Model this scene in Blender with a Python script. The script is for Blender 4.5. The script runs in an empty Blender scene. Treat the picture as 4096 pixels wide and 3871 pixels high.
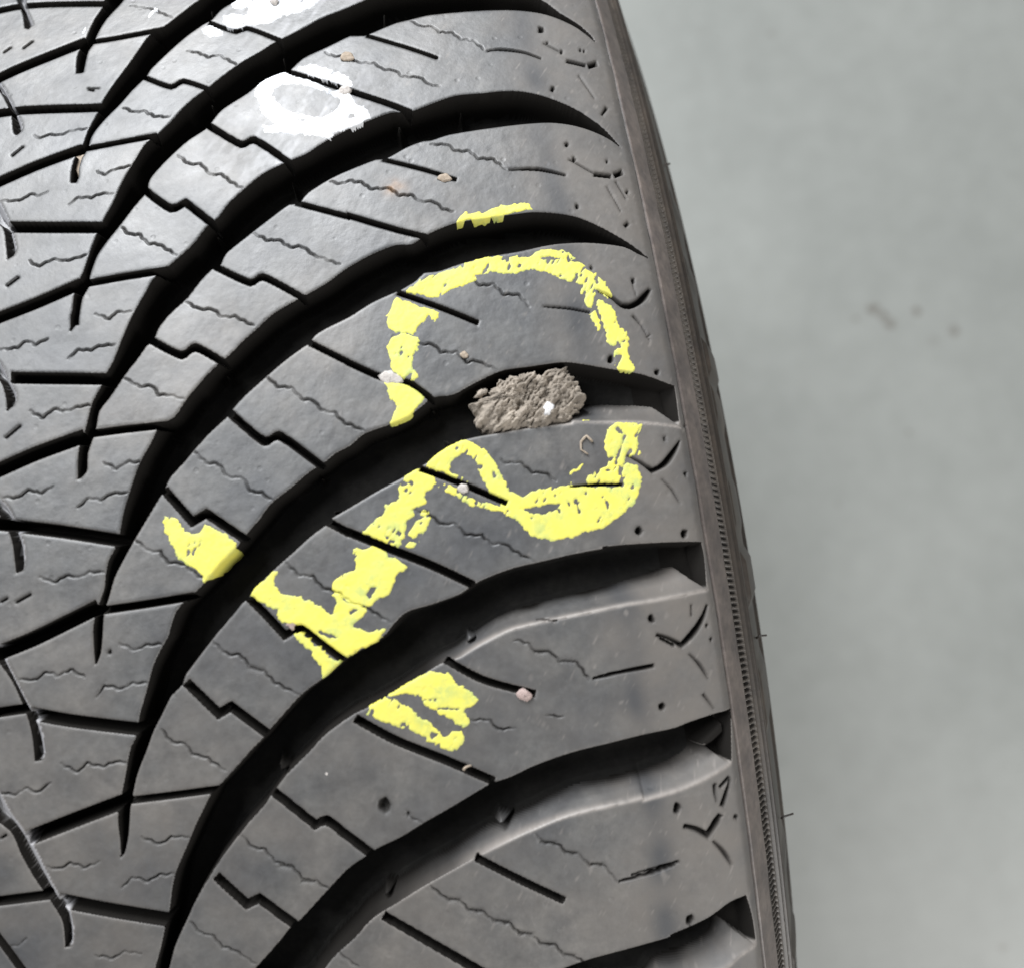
import bpy, math, random
import numpy as np
from mathutils import Vector
R_ = math.radians
rng = np.random.default_rng(7)
random.seed(7)
sc = bpy.context.scene
COL = sc.collection

# ------------------------------------------------------------------ camera
CAM = np.array([0.0738, 0.0, 0.4437]); EUL = (0.0826, 0.0044, -0.1448); FOC = 0.7472
cam_d = bpy.data.cameras.new('camera'); cam = bpy.data.objects.new('camera', cam_d); COL.objects.link(cam)
cam.location = CAM; cam.rotation_euler = EUL
cam_d.sensor_fit = 'HORIZONTAL'; cam_d.sensor_width = 36; cam_d.lens = FOC * 36
cam_d.clip_start = .005; cam_d.clip_end = 50
cam_d.dof.use_dof = True; cam_d.dof.focus_distance = .128; cam_d.dof.aperture_fstop = 11
sc.camera = cam

# ------------------------------------------------------------------ light
w = bpy.data.worlds.new('World'); sc.world = w; w.use_nodes = True
bg = w.node_tree.nodes['Background']; bg.inputs[0].default_value = (.97, .985, 1, 1); bg.inputs[1].default_value = .25
def area(name, loc, aim, sx, sy, power, col):
    l = bpy.data.lights.new(name, 'AREA'); l.shape = 'RECTANGLE'; l.size = sx; l.size_y = sy; l.energy = power; l.color = col
    o = bpy.data.objects.new(name, l); COL.objects.link(o); o.location = loc
    o.rotation_euler = (Vector(aim) - Vector(loc)).to_track_quat('-Z', 'Y').to_euler()
    return o
area('ceiling_lamp', (-.27, 1.3, 1.10), (.05, .05, .3), .7, .5, 40, (.955, .975, 1))
area('left_sheen_lamp', (-.62, .72, 1.42), (.02, .04, .33), .75, .6, 21, (.955, .975, 1))  # unseen lamp, added for sheen on the left of the tread
area('fill_lamp', (1.25, -1.6, 1.2), (.28, -.08, -.1), .9, .9, 41, (1, .985, .96))  # unseen fill light, added to brighten one end of the floor
sc.view_settings.view_transform = 'Standard'; sc.view_settings.look = 'None'; sc.view_settings.exposure = 0; sc.view_settings.gamma = 1

# ------------------------------------------------------------------ materials
class NT:
    def __init__(s, name):
        s.m = bpy.data.materials.new(name); s.m.use_nodes = True; s.t = s.m.node_tree; s.b = s.t.nodes['Principled BSDF']
        s.tc = s.n('ShaderNodeTexCoord').outputs['Object']
    def n(s, typ, **kw):
        o = s.t.nodes.new(typ)
        for k, v in kw.items(): setattr(o, k, v)
        return o
    def l(s, a, b): s.t.links.new(a, b)
    def noise(s, scale, detail=4, rough=.55, vec=None, dist=0):
        o = s.n('ShaderNodeTexNoise'); o.inputs['Scale'].default_value = scale; o.inputs['Detail'].default_value = detail
        o.inputs['Roughness'].default_value = rough; o.inputs['Distortion'].default_value = dist
        s.l(vec or s.tc, o.inputs['Vector']); return o.outputs[0]
    def ramp(s, fac, stops):
        o = s.n('ShaderNodeValToRGB'); e = o.color_ramp.elements
        while len(e) < len(stops): e.new(.5)
        for k, (p, c) in enumerate(stops):
            e[k].position = p; e[k].color = (*c, 1) if len(c) == 3 else c
        s.l(fac, o.inputs[0]); return o.outputs[0]
    def mix(s, f, a, b, mode='MIX'):
        o = s.n('ShaderNodeMix', data_type='RGBA', blend_type=mode)
        for i, x in ((0, f), (6, a), (7, b)):
            if hasattr(x, 'is_linked'): s.l(x, o.inputs[i])
            else: o.inputs[i].default_value = x if i == 0 else (*x, 1)
        return o.outputs[2]
    def math(s, op, a, b=0.0, clamp=False):
        o = s.n('ShaderNodeMath', operation=op, use_clamp=clamp)
        for i, x in ((0, a), (1, b)):
            if hasattr(x, 'is_linked'): s.l(x, o.inputs[i])
            else: o.inputs[i].default_value = x
        return o.outputs[0]
    def bump(s, h, strength, dist, prev=None):
        o = s.n('ShaderNodeBump'); o.inputs['Strength'].default_value = strength; o.inputs['Distance'].default_value = dist
        s.l(h, o.inputs['Height'])
        if prev: s.l(prev, o.inputs['Normal'])
        return o.outputs[0]
g3 = lambda v, t=(1, 1, 1): tuple(v * k for k in t)

def rubber(name, lo, hi, tint, dusty=True):
    N = NT(name)
    big = N.noise(45, 5, .6); fine = N.noise(900, 3, .6); mid = N.noise(220, 4, .6)
    base = N.ramp(big, [(.34, g3(lo, (.95, 1, 1.10) if dusty else tint)), (.50, g3(lo * .6 + hi * .4, (1, 1, 1) if dusty else tint)), (.66, g3(hi, tint))])
    sp = N.ramp(mid, [(.34, (.68, .69, .72)), (.64, (1.28, 1.27, 1.24))])
    c = N.mix(.75, base, sp, 'MULTIPLY')
    f2 = N.ramp(fine, [(.3, (.78, .78, .78)), (.7, (1.22, 1.22, 1.22))])
    c = N.mix(.8, c, f2, 'MULTIPLY')
    if dusty:
        at = N.n('ShaderNodeAttribute', attribute_name='wear')           # worn, dusty running surface versus unworn rubber
        sep = N.n('ShaderNodeSeparateColor'); N.l(at.outputs['Color'], sep.inputs[0])
        brown = N.mix(N.math('MULTIPLY', N.ramp(N.noise(120, 4, .65), [(.25, (.2,) * 3), (.7, (1,) * 3)]), sep.outputs[1]), c, g3(.084, (1.14, 1.0, .87)))
        ta = N.n('ShaderNodeAttribute', attribute_name='top').outputs['Fac'] if dusty != 'ring' else None
        wv = N.math('MULTIPLY', sep.outputs[0], ta) if ta else sep.outputs[0]
        c = brown
        c = N.mix(sep.outputs[2], c, (.32, .15, .035))
        a2 = N.n('ShaderNodeAttribute', attribute_name='scuff_sheen'); s2 = N.n('ShaderNodeSeparateColor'); N.l(a2.outputs['Color'], s2.inputs[0])  # R scuffs; G white residue and slot glint; B sheen falloff, as colour
        c = N.mix(N.math('MULTIPLY', s2.outputs[2], .85), c, (.022, .024, .028))  # darkens the shoulder band where the sheen ends
        c = N.mix(N.math('MULTIPLY', s2.outputs[1], .6), c, (.55, .55, .58))  # white residue, and the glint coloured onto the slot walls
        c = N.mix(N.math('MULTIPLY', s2.outputs[0], .8), c, (.235, .21, .19))
        rgh = N.mix(.5, N.ramp(mid, [(.3, (.44,) * 3), (.75, (.56,) * 3)]), N.ramp(N.noise(75, 5, .7), [(.3, (.38,) * 3), (.7, (.64,) * 3)]))
        c = N.mix(wv, (.011, .010, .009), c)
        rgh = N.mix(N.math('MULTIPLY', sep.outputs[1], .8), rgh, (.78,) * 3)
        N.l(N.mix(wv, (.85,) * 3, rgh), N.b.inputs['Roughness'])
        N.l(N.math('ADD', N.math('MULTIPLY', wv, .70), .06), N.b.inputs['Specular IOR Level'])
    else:
        N.b.inputs['Roughness'].default_value = .85 if hi < .02 else .5
        N.b.inputs['Specular IOR Level'].default_value = .2 if hi < .02 else .5
    N.l(c, N.b.inputs['Base Color'])
    b1 = N.bump(mid, .2, .00012); b2 = N.bump(N.noise(2200, 3, .6), .4, .00006, b1)
    # a few pores and scuffs
    vor = N.n('ShaderNodeTexVoronoi', feature='F1'); vor.inputs['Scale'].default_value = 260; N.l(N.tc, vor.inputs['Vector'])
    pit = N.ramp(vor.outputs['Distance'], [(.05, (0,) * 3), (.13, (1,) * 3)])
    N.l(N.bump(pit, .35, .00012, b2), N.b.inputs['Normal'])
    return N.m
M_TREAD = rubber('worn_tread_rubber', .040, .082, (1.06, 1, .94))
M_RING = rubber('worn_ring_rubber', .066, .10, (1.05, 1, .95), 'ring')
M_BASE = rubber('unworn_black_rubber', .010, .015, (1.05, 1, .92), False)
M_SIDE = rubber('sidewall_rubber', .015, .032, (1.35, 1.05, .8), False)
M_TEETH = rubber('toothed_band_rubber', .05, .08, (1.2, 1.03, .88), False)
M_LIP = rubber('shoulder_rubber', .07, .12, (1.2, 1.0, .9), False)

def paint(name, col, thin, rough):
    N = NT(name)
    n = N.noise(420, 4, .7); n2 = N.noise(90, 4, .6)
    f = N.ramp(n2, [(.4, (0,) * 3), (.64, (1,) * 3)])
    at = N.n('ShaderNodeAttribute', attribute_name='thin'); sep = N.n('ShaderNodeSeparateColor'); N.l(at.outputs['Color'], sep.inputs[0])
    c = N.mix(N.math('MULTIPLY', N.ramp(n, [(.38, (0,) * 3), (.6, (1,) * 3)]), sep.outputs[0]), col, thin)
    c = N.mix(N.math('MULTIPLY', f, .25), c, g3(.93, col))
    N.l(c, N.b.inputs['Base Color']); N.b.inputs['Roughness'].default_value = rough
    N.l(N.bump(n, .5, .00025), N.b.inputs['Normal']); return N.m
M_YEL = paint('yellow_marker_paint', (.60, .545, .085), (.36, .42, .13), .6)
M_WHITE = paint('white_marker_paint', (.72, .73, .75), (.36, .37, .39), .7)

def stone_mat(name, a, b, sc_=300, bump=.0004, rough=.9):
    N = NT(name); n = N.noise(sc_, 5, .65); n3 = N.noise(sc_ * 3.1, 4, .7)
    c = N.ramp(n, [(.3, a), (.68, b)]); c = N.mix(.7, c, N.ramp(n3, [(.3, (.65,) * 3), (.7, (1.25,) * 3)]), 'MULTIPLY')
    N.l(c, N.b.inputs['Base Color']); N.b.inputs['Roughness'].default_value = rough
    N.l(N.bump(n3, .6, bump), N.b.inputs['Normal']); return N.m
M_CLOD = stone_mat('dried_mud', (.10, .084, .067), (.37, .32, .265), 260)
M_TAN = stone_mat('tan_grit', (.24, .19, .14), (.36, .30, .24), 900, .0001)
M_PINK = stone_mat('pink_grit', (.26, .19, .175), (.38, .30, .275), 900, .0001)
M_PALE = stone_mat('pale_grit', (.33, .30, .28), (.5, .47, .44), 700, .0001)
M_QUARTZ = stone_mat('white_quartz', (.6, .59, .6), (.72, .72, .72), 700, .00005, .4)

# ------------------------------------------------------------------ the tyre's surface of revolution
RT = .330
# tread profile: x (m, along the axle from the centre line), drop (m) below the crown
PX = np.array([-.125, -.113, -.107, -.1035, -.1014, -.097, -.09, -.08, -.06, -.03, 0, .03, .06, .08, .09, .097, .1014, .1035, .107, .1095, .1133, .117, .1205, .1225])
PD = np.array([60, 21, 10.8, 6, 3.9, 2.75, 1.95, 1.25, .6, .15, 0, .15, .6, 1.25, 1.95, 2.75, 3.9, 6.0, 10.8, 14.8, 22, 32, 46, 60]) * 1e-3
def pchip(x, xs, ys):
    h = np.diff(xs); d = np.diff(ys) / h; m = np.zeros_like(xs)
    m[1:-1] = np.where(d[:-1] * d[1:] > 0, 2 * d[:-1] * d[1:] / (d[:-1] + d[1:] + 1e-12), 0); m[0] = d[0]; m[-1] = d[-1]
    i = np.clip(np.searchsorted(xs, x) - 1, 0, len(xs) - 2); t = (x - xs[i]) / h[i]
    return ys[i] * (2*t**3 - 3*t**2 + 1) + m[i] * h[i] * (t**3 - 2*t**2 + t) + ys[i+1] * (-2*t**3 + 3*t**2) + m[i+1] * h[i] * (t**3 - t**2)
_x = np.linspace(-.1225, .1225, 6001); _d = pchip(_x, PX, PD)
_u = np.concatenate([[0], np.cumsum(np.hypot(np.diff(_x), np.diff(_d)))]); _u -= np.interp(0, _x, _u)
def prof(u):                       # arc length -> x, radius, outward normal (x, radial)
    x = np.interp(u, _u, _x); r = RT - np.interp(u, _u, _d)
    e = 2e-4; dx = np.interp(u + e, _u, _x) - np.interp(u - e, _u, _x); dd = np.interp(u + e, _u, _d) - np.interp(u - e, _u, _d)
    n = np.hypot(dx, dd); return x, r, dd / n, dx / n
def rad(x): return RT - np.interp(x, _x, _d)
def xyz(u, v, h=0.0):              # v is arc length round the crown (m), h the height along the normal
    x, r, nx, nr = prof(u); th = v / RT; rr = r + h * nr
    return np.stack([x + h * nx, rr * np.sin(th), rr * np.cos(th)], -1)

def _rot(rx, ry, rz):
    cx, sx, cy, sy, cz, sz = math.cos(rx), math.sin(rx), math.cos(ry), math.sin(ry), math.cos(rz), math.sin(rz)
    return np.array([[cz, -sz, 0], [sz, cz, 0], [0, 0, 1]]) @ np.array([[cy, 0, sy], [0, 1, 0], [-sy, 0, cy]]) @ np.array([[1, 0, 0], [0, cx, -sx], [0, sx, cx]])
ROT = _rot(*EUL)
def ray(px):
    px = np.atleast_2d(np.asarray(px, float))
    q = np.stack([(px[:, 0] - 2048) / (FOC * 4096), -(px[:, 1] - 1935.5) / (FOC * 4096), -np.ones(len(px))], -1)
    d = q @ ROT.T; return d / np.linalg.norm(d, axis=1)[:, None]
def on_tyre(px, inset=0.0):        # measured photo points -> (u, v) on the tread surface
    d = ray(px); t = np.zeros(len(d)); g = lambda t: (lambda p: np.hypot(p[:, 1], p[:, 2]) - (rad(p[:, 0]) - inset))(CAM + d * t[:, None])
    t0 = np.full(len(d), .05); done = np.zeros(len(d), bool); lo = t0.copy(); hi = np.full(len(d), np.nan)
    for k in range(400):
        t1 = t0 + .001; hit = (g(t1) <= 0) & ~done; lo[hit] = t0[hit]; hi[hit] = t1[hit]; done |= hit; t0 = t1
    hi = np.where(np.isnan(hi), .3, hi)
    for k in range(30):
        m = (lo + hi) / 2; s = g(m) <= 0; hi = np.where(s, m, hi); lo = np.where(s, lo, m)
    p = CAM + d * hi[:, None]
    return np.stack([np.interp(p[:, 0], _x, _u), np.arctan2(p[:, 1], p[:, 2]) * RT], -1)

TILE = dict(A=(0, 0, .70529), B=(1300, 0, .70529), C=(0, 1250, .70529), D=(1300, 1250, .70529), E=(0, 2550, .70529), F=(1300, 2550, .70529),
            G=(2500, 2500, .73069), H=(2300, 0, .70529), P=(2200, 1000, .40302), Q=(2400, 1650, .40302), K=(2500, 2300, .40302),
            L=(2500, 3050, .44081), S=(1800, 1400, .32746), W=(900, 0, .40302), Y=(600, 1900, .55416))
def T(s):
    out = []; t = None
    for k in s.split():
        if k in TILE: t = TILE[k]; continue
        a, b = k.split(',')[:2]; out.append((t[0] + float(a) * t[2], t[1] + float(b) * t[2]))
    return np.array(out)
def TS(s):                         # third number of a point: width of the bank beside it (mm)
    return np.array([float(k.split(',')[2]) if k.count(',') == 2 else -1 for k in s.split() if k not in TILE])
def UV(s): return on_tyre(T(s))

# ------------------------------------------------------------------ measured outlines
def smooth(P, closed=True, extra=None, step=.0007, corner=.45):
    """Catmull-Rom through the points, sharp corners kept."""
    n = len(P); out = []; ex = []
    def corner_at(i):
        a = P[i] - P[i - 1]; b = P[(i + 1) % n] - P[i]
        return (a @ b) / (np.linalg.norm(a) * np.linalg.norm(b) + 1e-12) < corner
    C = [corner_at(i) for i in range(n)]
    if not closed: C[0] = C[-1] = True
    for i in range(n if closed else n - 1):
        j = (i + 1) % n; p1, p2 = P[i], P[j]
        t1 = (p2 - p1) / 2 if C[i] else (p2 - P[i - 1]) / 2
        t2 = (p2 - p1) / 2 if C[j] else (P[(j + 1) % n] - p1) / 2
        L = np.linalg.norm(p2 - p1); t1 = t1 * min(1, L / (np.linalg.norm(t1) + 1e-12)); t2 = t2 * min(1, L / (np.linalg.norm(t2) + 1e-12))
        m = max(1, int(L / step))
        for k in range(m):
            t = k / m
            out.append((2*t**3-3*t*t+1)*p1 + (t**3-2*t*t+t)*t1 + (-2*t**3+3*t*t)*p2 + (t**3-t*t)*t2)
            if extra is not None: ex.append(extra[i] * (1 - t) + extra[j] * t)
    if not closed: out.append(P[-1]); ex.append(extra[-1] if extra is not None else 0)
    return (np.array(out), np.array(ex)) if extra is not None else np.array(out)

G = .000165
U0, U1, V0, V1 = -.016, float(np.interp(.1069, _x, _u)), -.090, .132
gu = np.arange(U0, U1 + G / 2, G); gv = np.arange(V0, V1 + G / 2, G)
NU, NV = len(gu), len(gv)
print('grid', NU, NV)
UU, VV = np.meshgrid(gu.astype(np.float32), gv.astype(np.float32))
DG = np.zeros((NV, NU), np.float32)       # grooves
SD = np.full((NV, NU), -1.0, np.float32)  # signed distance into the nearest groove
EB = np.full((NV, NU), .0008, np.float32)  # width of the bank belonging to it
SLOT = np.zeros((NV, NU), bool)
DS = np.zeros((NV, NU), np.float32)       # sipes, pits and other small cuts

def window(P, pad):
    i0 = max(0, int((P[:, 0].min() - pad - U0) / G)); i1 = min(NU, int((P[:, 0].max() + pad - U0) / G) + 2)
    j0 = max(0, int((P[:, 1].min() - pad - V0) / G)); j1 = min(NV, int((P[:, 1].max() + pad - V0) / G) + 2)
    return (slice(j0, max(j0, j1)), slice(i0, max(i0, i1)))
def sdf(P, W, ex=None):
    """signed distance (inside positive) to a closed polygon on grid window W, and the interpolated extra of the nearest edge"""
    X, Y = UU[W], VV[W]; d2 = np.full(X.shape, 1e9, np.float32); ins = np.zeros(X.shape, bool); E = np.zeros(X.shape, np.float32)
    n = len(P)
    for i in range(n):
        a, b = P[i], P[(i + 1) % n]; ab = b - a; L2 = ab @ ab + 1e-18
        t = np.clip(((X - a[0]) * ab[0] + (Y - a[1]) * ab[1]) / L2, 0, 1)
        q = (X - a[0] - t * ab[0])**2 + (Y - a[1] - t * ab[1])**2
        m = q < d2; d2 = np.where(m, q, d2)
        if ex is not None: E = np.where(m, ex[i] + (ex[(i + 1) % n] - ex[i]) * t, E)
        if a[1] != b[1]:
            c = (a[1] > Y) != (b[1] > Y)
            ins ^= c & (X < a[0] + (Y - a[1]) * ab[0] / ab[1])
    d = np.sqrt(d2); return np.where(ins, d, -d), E
def ldist(P, W, ex=None):
    X, Y = UU[W], VV[W]; d2 = np.full(X.shape, 1e9, np.float32); E = np.ones(X.shape, np.float32)
    for i in range(len(P) - 1):
        a, b = P[i], P[i + 1]; ab = b - a; L2 = ab @ ab + 1e-18
        t = np.clip(((X - a[0]) * ab[0] + (Y - a[1]) * ab[1]) / L2, 0, 1)
        q = (X - a[0] - t * ab[0])**2 + (Y - a[1] - t * ab[1])**2
        m = q < d2; d2 = np.where(m, q, d2)
        if ex is not None: E = np.where(m, ex[i] + (ex[i + 1] - ex[i]) * t, E)
    return np.sqrt(d2), E
def vnoise(su, sv, ang=0.0, seed=1, W=None):
    """smooth value noise on the grid; su, sv cell sizes in metres"""
    X, Y = (UU, VV) if W is None else (UU[W], VV[W]); c, s = math.cos(ang), math.sin(ang)
    a = (X * c + Y * s) / su + 500; b = (-X * s + Y * c) / sv + 500
    tab = np.random.default_rng(seed).random((257, 257)).astype(np.float32)
    i, j = np.floor(a).astype(int), np.floor(b).astype(int); fa, fb = a - i, b - j; fa = fa*fa*(3-2*fa); fb = fb*fb*(3-2*fb)
    g = lambda p, q: tab[p % 257, q % 257]
    return (g(i, j)*(1-fa)*(1-fb) + g(i+1, j)*fa*(1-fb) + g(i, j+1)*(1-fa)*fb + g(i+1, j+1)*fa*fb) * 2 - 1

def cut(F, P, depth, bank, ex=None):
    if ex is None: ex = np.full(len(P), bank)
    P2, E2 = smooth(P, True, ex); W = window(P2, .0006)
    if F[W].size == 0: return
    s, e = sdf(P2, W, E2); e = np.maximum(e, 1e-4)
    if F is DG: EB[W] = np.where(s > SD[W], e, EB[W]); SD[W] = np.maximum(SD[W], s)
    t = np.clip((s + .00006) / e, 0, 1)
    h = depth * np.where(t < .1, t * t / .2, np.where(t > .8, .95 - (1 - t)**2 * 2.5 - .1, t - .05)) / .85
    h = np.maximum(h, np.where(s < 0, .00010 * np.clip(1 + s / .0005, 0, 1)**2, 0))
    F[W] = np.maximum(F[W], h)
def groove(s, depth=.0062, bank=.0008):
    b = TS(s); b = np.where(b < 0, bank, b * 1e-3)
    cut(DG, UV(s), depth, bank, b)
def band(pts, wpx):                        # polyline in photo points -> outline of that width
    n = len(pts); wpx = np.broadcast_to(np.asarray(wpx, float), (n,)); d = np.diff(pts, axis=0); d /= np.linalg.norm(d, axis=1)[:, None]
    nrm = np.stack([-d[:, 1], d[:, 0]], -1); L = []
    for i in range(n):
        a = nrm[max(0, i - 1)]; b = nrm[min(n - 2, i)]; m = a + b; m = m / (m @ m) * 2 if (m @ m) > .3 else a
        L.append(m)
    L = np.array(L) * wpx[:, None] / 2
    return np.concatenate([pts + L, (pts - L)[::-1]])
def slot(s, wt, depth=.005, bank=.0007, F=None):
    t = TILE[s.split()[0]][2]; pts = T(s); cut(DG if F is None else F, on_tyre(band(pts, np.asarray(wt) * t)), depth, bank)
def resample(P, step):
    d = np.concatenate([[0], np.cumsum(np.linalg.norm(np.diff(P, axis=0), axis=1))]); n = max(2, int(d[-1] / step) + 1); t = np.linspace(0, d[-1], n)
    return np.stack([np.interp(t, d, P[:, 0]), np.interp(t, d, P[:, 1])], -1), t, d[-1]
def sipe(s, wmm=.2, depth=.0011, raw=False):
    P = UV(s); P, t, L = resample(P, .00035)
    n_ = (np.abs((t * 620 + P[0, 0] * 300) % 1 - .5) * 4 - 1) * .00012 + rng.normal(0, .00003, len(t))
    P = P + np.stack([n_ * .5, n_], -1)
    k = len(t); ex = 1 + .55 * np.sin(t * 900 + P[0, 1] * 3000) + .35 * rng.random(k)
    ex = np.clip(ex, .3, 2) * np.clip(np.minimum(t, L - t) / .002 + .35, 0, 1)
    W = window(P, .001)
    if DS[W].size == 0: return
    d, e = ldist(P, W, ex)
    w_ = wmm * 1e-3 / 2 * (.6 + .5 * e); e = e * (1 + .6 * vnoise(.0025, .0025, 0, 77, W))
    DS[W] = np.maximum(DS[W], depth * np.clip(e - .1, .35, 1.1) * np.clip(1 - (d - w_) / .00020, 0, 1))
def pit(s, rpx, depth=.0014, soft=.0004):
    pts = T(s); r = rpx * TILE[s.split()[0]][2]
    for p in pts:
        a = np.linspace(0, 2 * np.pi, 11)[:-1]; k = 1 + rng.normal(0, .15, 10)
        ring = p + np.stack([np.cos(a) * r * .8 * k, np.sin(a) * r * 1.1 * k], -1)
        cut(DS, on_tyre(ring), depth, soft)

# the long curved grooves: up one side and down the other
groove('A 455,415 430,415 440,310 483,228 530,120 585,30 600,-60 620,-120 760,-120 700,0 600,112 548,200 530,250 500,290 472,410')
groove('A 430,1037 400,1035 405,960 435,868 470,820 500,740 550,650 590,560 650,470 740,350 830,220 870,183 960,130 1060,50 1130,0 1200,-60 1300,-140 1500,-140 1340,0 1260,50 1200,112 1150,140 1050,212 950,300 852,395 830,432 750,510 680,590 590,680 520,770 495,850 465,890 445,960 445,1005')
groove('''C 425,75 398,108 400,20 A 410,1760 415,1700 432,1620 470,1545 520,1400 560,1300 590,1240 640,1150 700,1020 770,900 830,810 900,757 970,690 1060,590 1150,520 1190,490 1250,442 1360,360 1480,290 1550,245 1610,215 1720,160 1830,100
 B 100,55 220,5 300,-30 600,-80 900,-90 1100,-40 1230,0 1340,80 1450,150 1520,215 1532,240 1480,195 1400,142 1250,82 1100,60 900,60 600,85 480,112 400,132 260,190 225,203 140,203
 A 1985,203 1850,268 1720,330 1640,400 1600,412 1500,455 1400,530 1260,620 1200,690 1165,732 1060,800 950,900 860,1000 840,1040 832,1085 760,1170 680,1275 600,1375 550,1450 510,1560 500,1630 467,1685 C 448,20 445,70''')
groove('''C 458,940 440,945 440,850 447,775 490,640 520,520 572,420 600,350 640,280 700,130 760,0 A 830,1650 870,1580 990,1480 1100,1380 1170,1290 1240,1230 1300,1150 1400,1060 1500,980 1600,930 1660,905 1740,870 1840,805
 B 130,735 260,680 370,640 480,634 600,590 740,543 900,528 1000,517 1120,520 1250,550 1400,610 1530,690 1620,770 1680,840 1600,782 1450,722 1300,697 1150,702 900,732 700,765 600,797 560,800 470,832 340,902 290,905 142,962
 A 1880,1010 1750,1090 1690,1155 1640,1160 1530,1240 1400,1340 1280,1440 1245,1510 1200,1528 1130,1600 1060,1690 C 970,0 900,85 870,155 830,190 780,260 710,350 650,440 600,510 562,560 545,650 520,730 497,800 492,900''')
groove('''E 553,135 538,155 528,0 C 530,1760 562,1645 590,1560 600,1470 620,1390 650,1340 680,1240 700,1130 740,1000 790,860 850,750 910,640 990,590 1060,490 1150,380 1240,290 1300,242 1380,160 1460,90 1560,0
 B 0,1612 130,1518 270,1440 400,1390 490,1385 590,1325 740,1265 900,1240 1050,1218 1200,1203 1400,1225 1550,1282 1700,1365 1800,1435 1830,1465 1780,1442 1700,1402 1500,1378 1300,1387,1.2 1100,1427 900,1462 760,1500 640,1540 560,1550 520,1590 420,1650 385,1663 260,1720 142,1795
 C 1850,90 1780,135 1755,180 1730,190 1620,270 1500,372 1380,480 1315,555 1290,590 1180,692 1100,782 1040,852 960,942 930,1010 900,1055 830,1172 760,1290 700,1400 650,1500 618,1610 590,1700 E 580,0 572,80''')
groove('''E 705,1225 685,1245 680,1150 668,1020 690,880 710,780 740,620 770,565 790,440 830,300 870,150 930,30 C 950,1843 1000,1690 1080,1610 1170,1520 1240,1430 1340,1330 1400,1255 1470,1170 1540,1080 1640,1000 1760,900 1830,858 1900,800
 D 142,755 220,690 370,635 470,592 560,522 620,480 700,472 740,460 850,400 1000,332 1150,308 1350,282 P 300,1130 560,1175 850,1220 1000,1262 1180,1330 1240,1350 1262,1500 1285,1690,.8 1298,1765,5.5
 900,1720,6 500,1715,5.5 240,1708,4 D 1400,632,3 1200,650,1.8 1000,682,1.1 880,702 760,732 640,800 580,850 450,930 300,1010 150,1100 30,1170
 C 1870,1188 1840,1210 1760,1270 1650,1370 1550,1460 1430,1580 1405,1625 1380,1640 1330,1700 E 1210,0 1110,130 1050,215 1035,265 1000,300 970,330 920,430 870,530 830,640 780,770 750,900 740,960 728,1120''')
groove('''E 860,2060 880,1873 910,1760 935,1640 960,1540 975,1420 1000,1320 1060,1180 1110,1060 1160,960 1200,880 1260,820 1350,720 1430,630 1490,570 1530,520 1600,440 1700,330 1760,280 1830,230 1940,130
 F 180,80 320,0 D 450,1705 600,1655 700,1620 770,1592 880,1520 1060,1450 1230,1410 1400,1370 1600,1332 Q 0,1335 200,1312 500,1292 800,1280 1010,1280 1040,1430 1058,1690,.8
 K 822,140,2 805,152,5.6 600,195,5.6 300,252,5 0,300,4 F 1090,-55,3 900,28,2.2 760,110,1.7 650,150,1.3 560,205,1.1 430,285 250,390 150,440 0,550
 E 1750,650 1620,780 1560,860 1490,960 1400,1060 1300,1190 1220,1300 1195,1345 1160,1400 1100,1510 1060,1600 1000,1730 960,1873 920,2060''')
groove('''E 1300,2060 1450,1873 1560,1750 1650,1640 1700,1602 1840,1450 F 130,1310 230,1240 300,1192 430,1130 560,1050 700,970 900,850 950,822 1050,790 1200,720 1400,650 1600,600 1800,550 1985,510
 G 350,530 500,480 582,452 583,560 585,735,.8 580,757,3.5 450,840,3.8 300,905,3.6 100,963,3.4 F 1800,915,3.2 1500,983,3 1350,1025,2.6 1200,1085,2.2 1050,1150,2 880,1232,1.8 720,1320,1.5 560,1410,1.5 400,1510,1.5 270,1592,1.5 170,1700,1.3 60,1800,1 E 1800,1930 1680,2060''')
groove('''F 1000,2080 1300,1900 1480,1830 1700,1770 1985,1690 L 400,1568 750,1410 960,1260 1100,1200 1160,1400 1188,1590,.8 1192,1645,3.8 1050,1760,3.8 930,1862,3.6 700,1980,3.4 400,2080,3.2 F 1900,2120,3''')
# beyond the measured stretch the same directional pattern simply repeats round the tyre
CU = np.array([12, 15, 20, 30, 40, 50, 60, 70, 80, 90, 100]) * 1e-3
CV = (np.array([-26, -21, -11, -.5, 8, 14, 17.6, 21.3, 22.5, 21.5, 19]) - 22.5) * 1e-3
CW = np.array([0, 4.5, 8, 8.7, 9, 9, 8.5, 8, 9, 8, 6]) * .5e-3
PITCH = (2 * np.pi * RT - .068 - .125) / 70
def pattern(u, v):
    a = np.abs(u); vv_ = v - .125 - np.where(u < 0, PITCH / 2, 0)
    ph = (vv_ - np.interp(a, CU, CV)) / PITCH; d = np.abs(ph - np.round(ph)) * PITCH * np.interp(a, [.012, .03, .06, .08], [.62, .75, .93, 1])
    h = .0056 * np.clip((np.interp(a, CU, CW) * .9 - d) / .0014 + .3, 0, 1) * (a > .0125) * (a < .1015)
    p2 = (vv_ + .45 * a) / PITCH; d2 = np.abs(p2 - np.round(p2)) * PITCH
    h2 = .004 * np.clip((.0011 - d2) / .0008, 0, 1) * (a > .018) * (a < .066)
    p3 = (vv_ - .006 + .1 * a) / (PITCH / 2); d3 = np.abs(p3 - np.round(p3)) * PITCH / 2
    h3 = .004 * np.clip((.0011 - d3) / .0008, 0, 1) * (a < .016)
    return np.maximum(h, np.maximum(h2, h3))
_P = xyz(UU.astype(float), VV.astype(float)); _q = (_P - CAM) @ ROT
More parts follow.
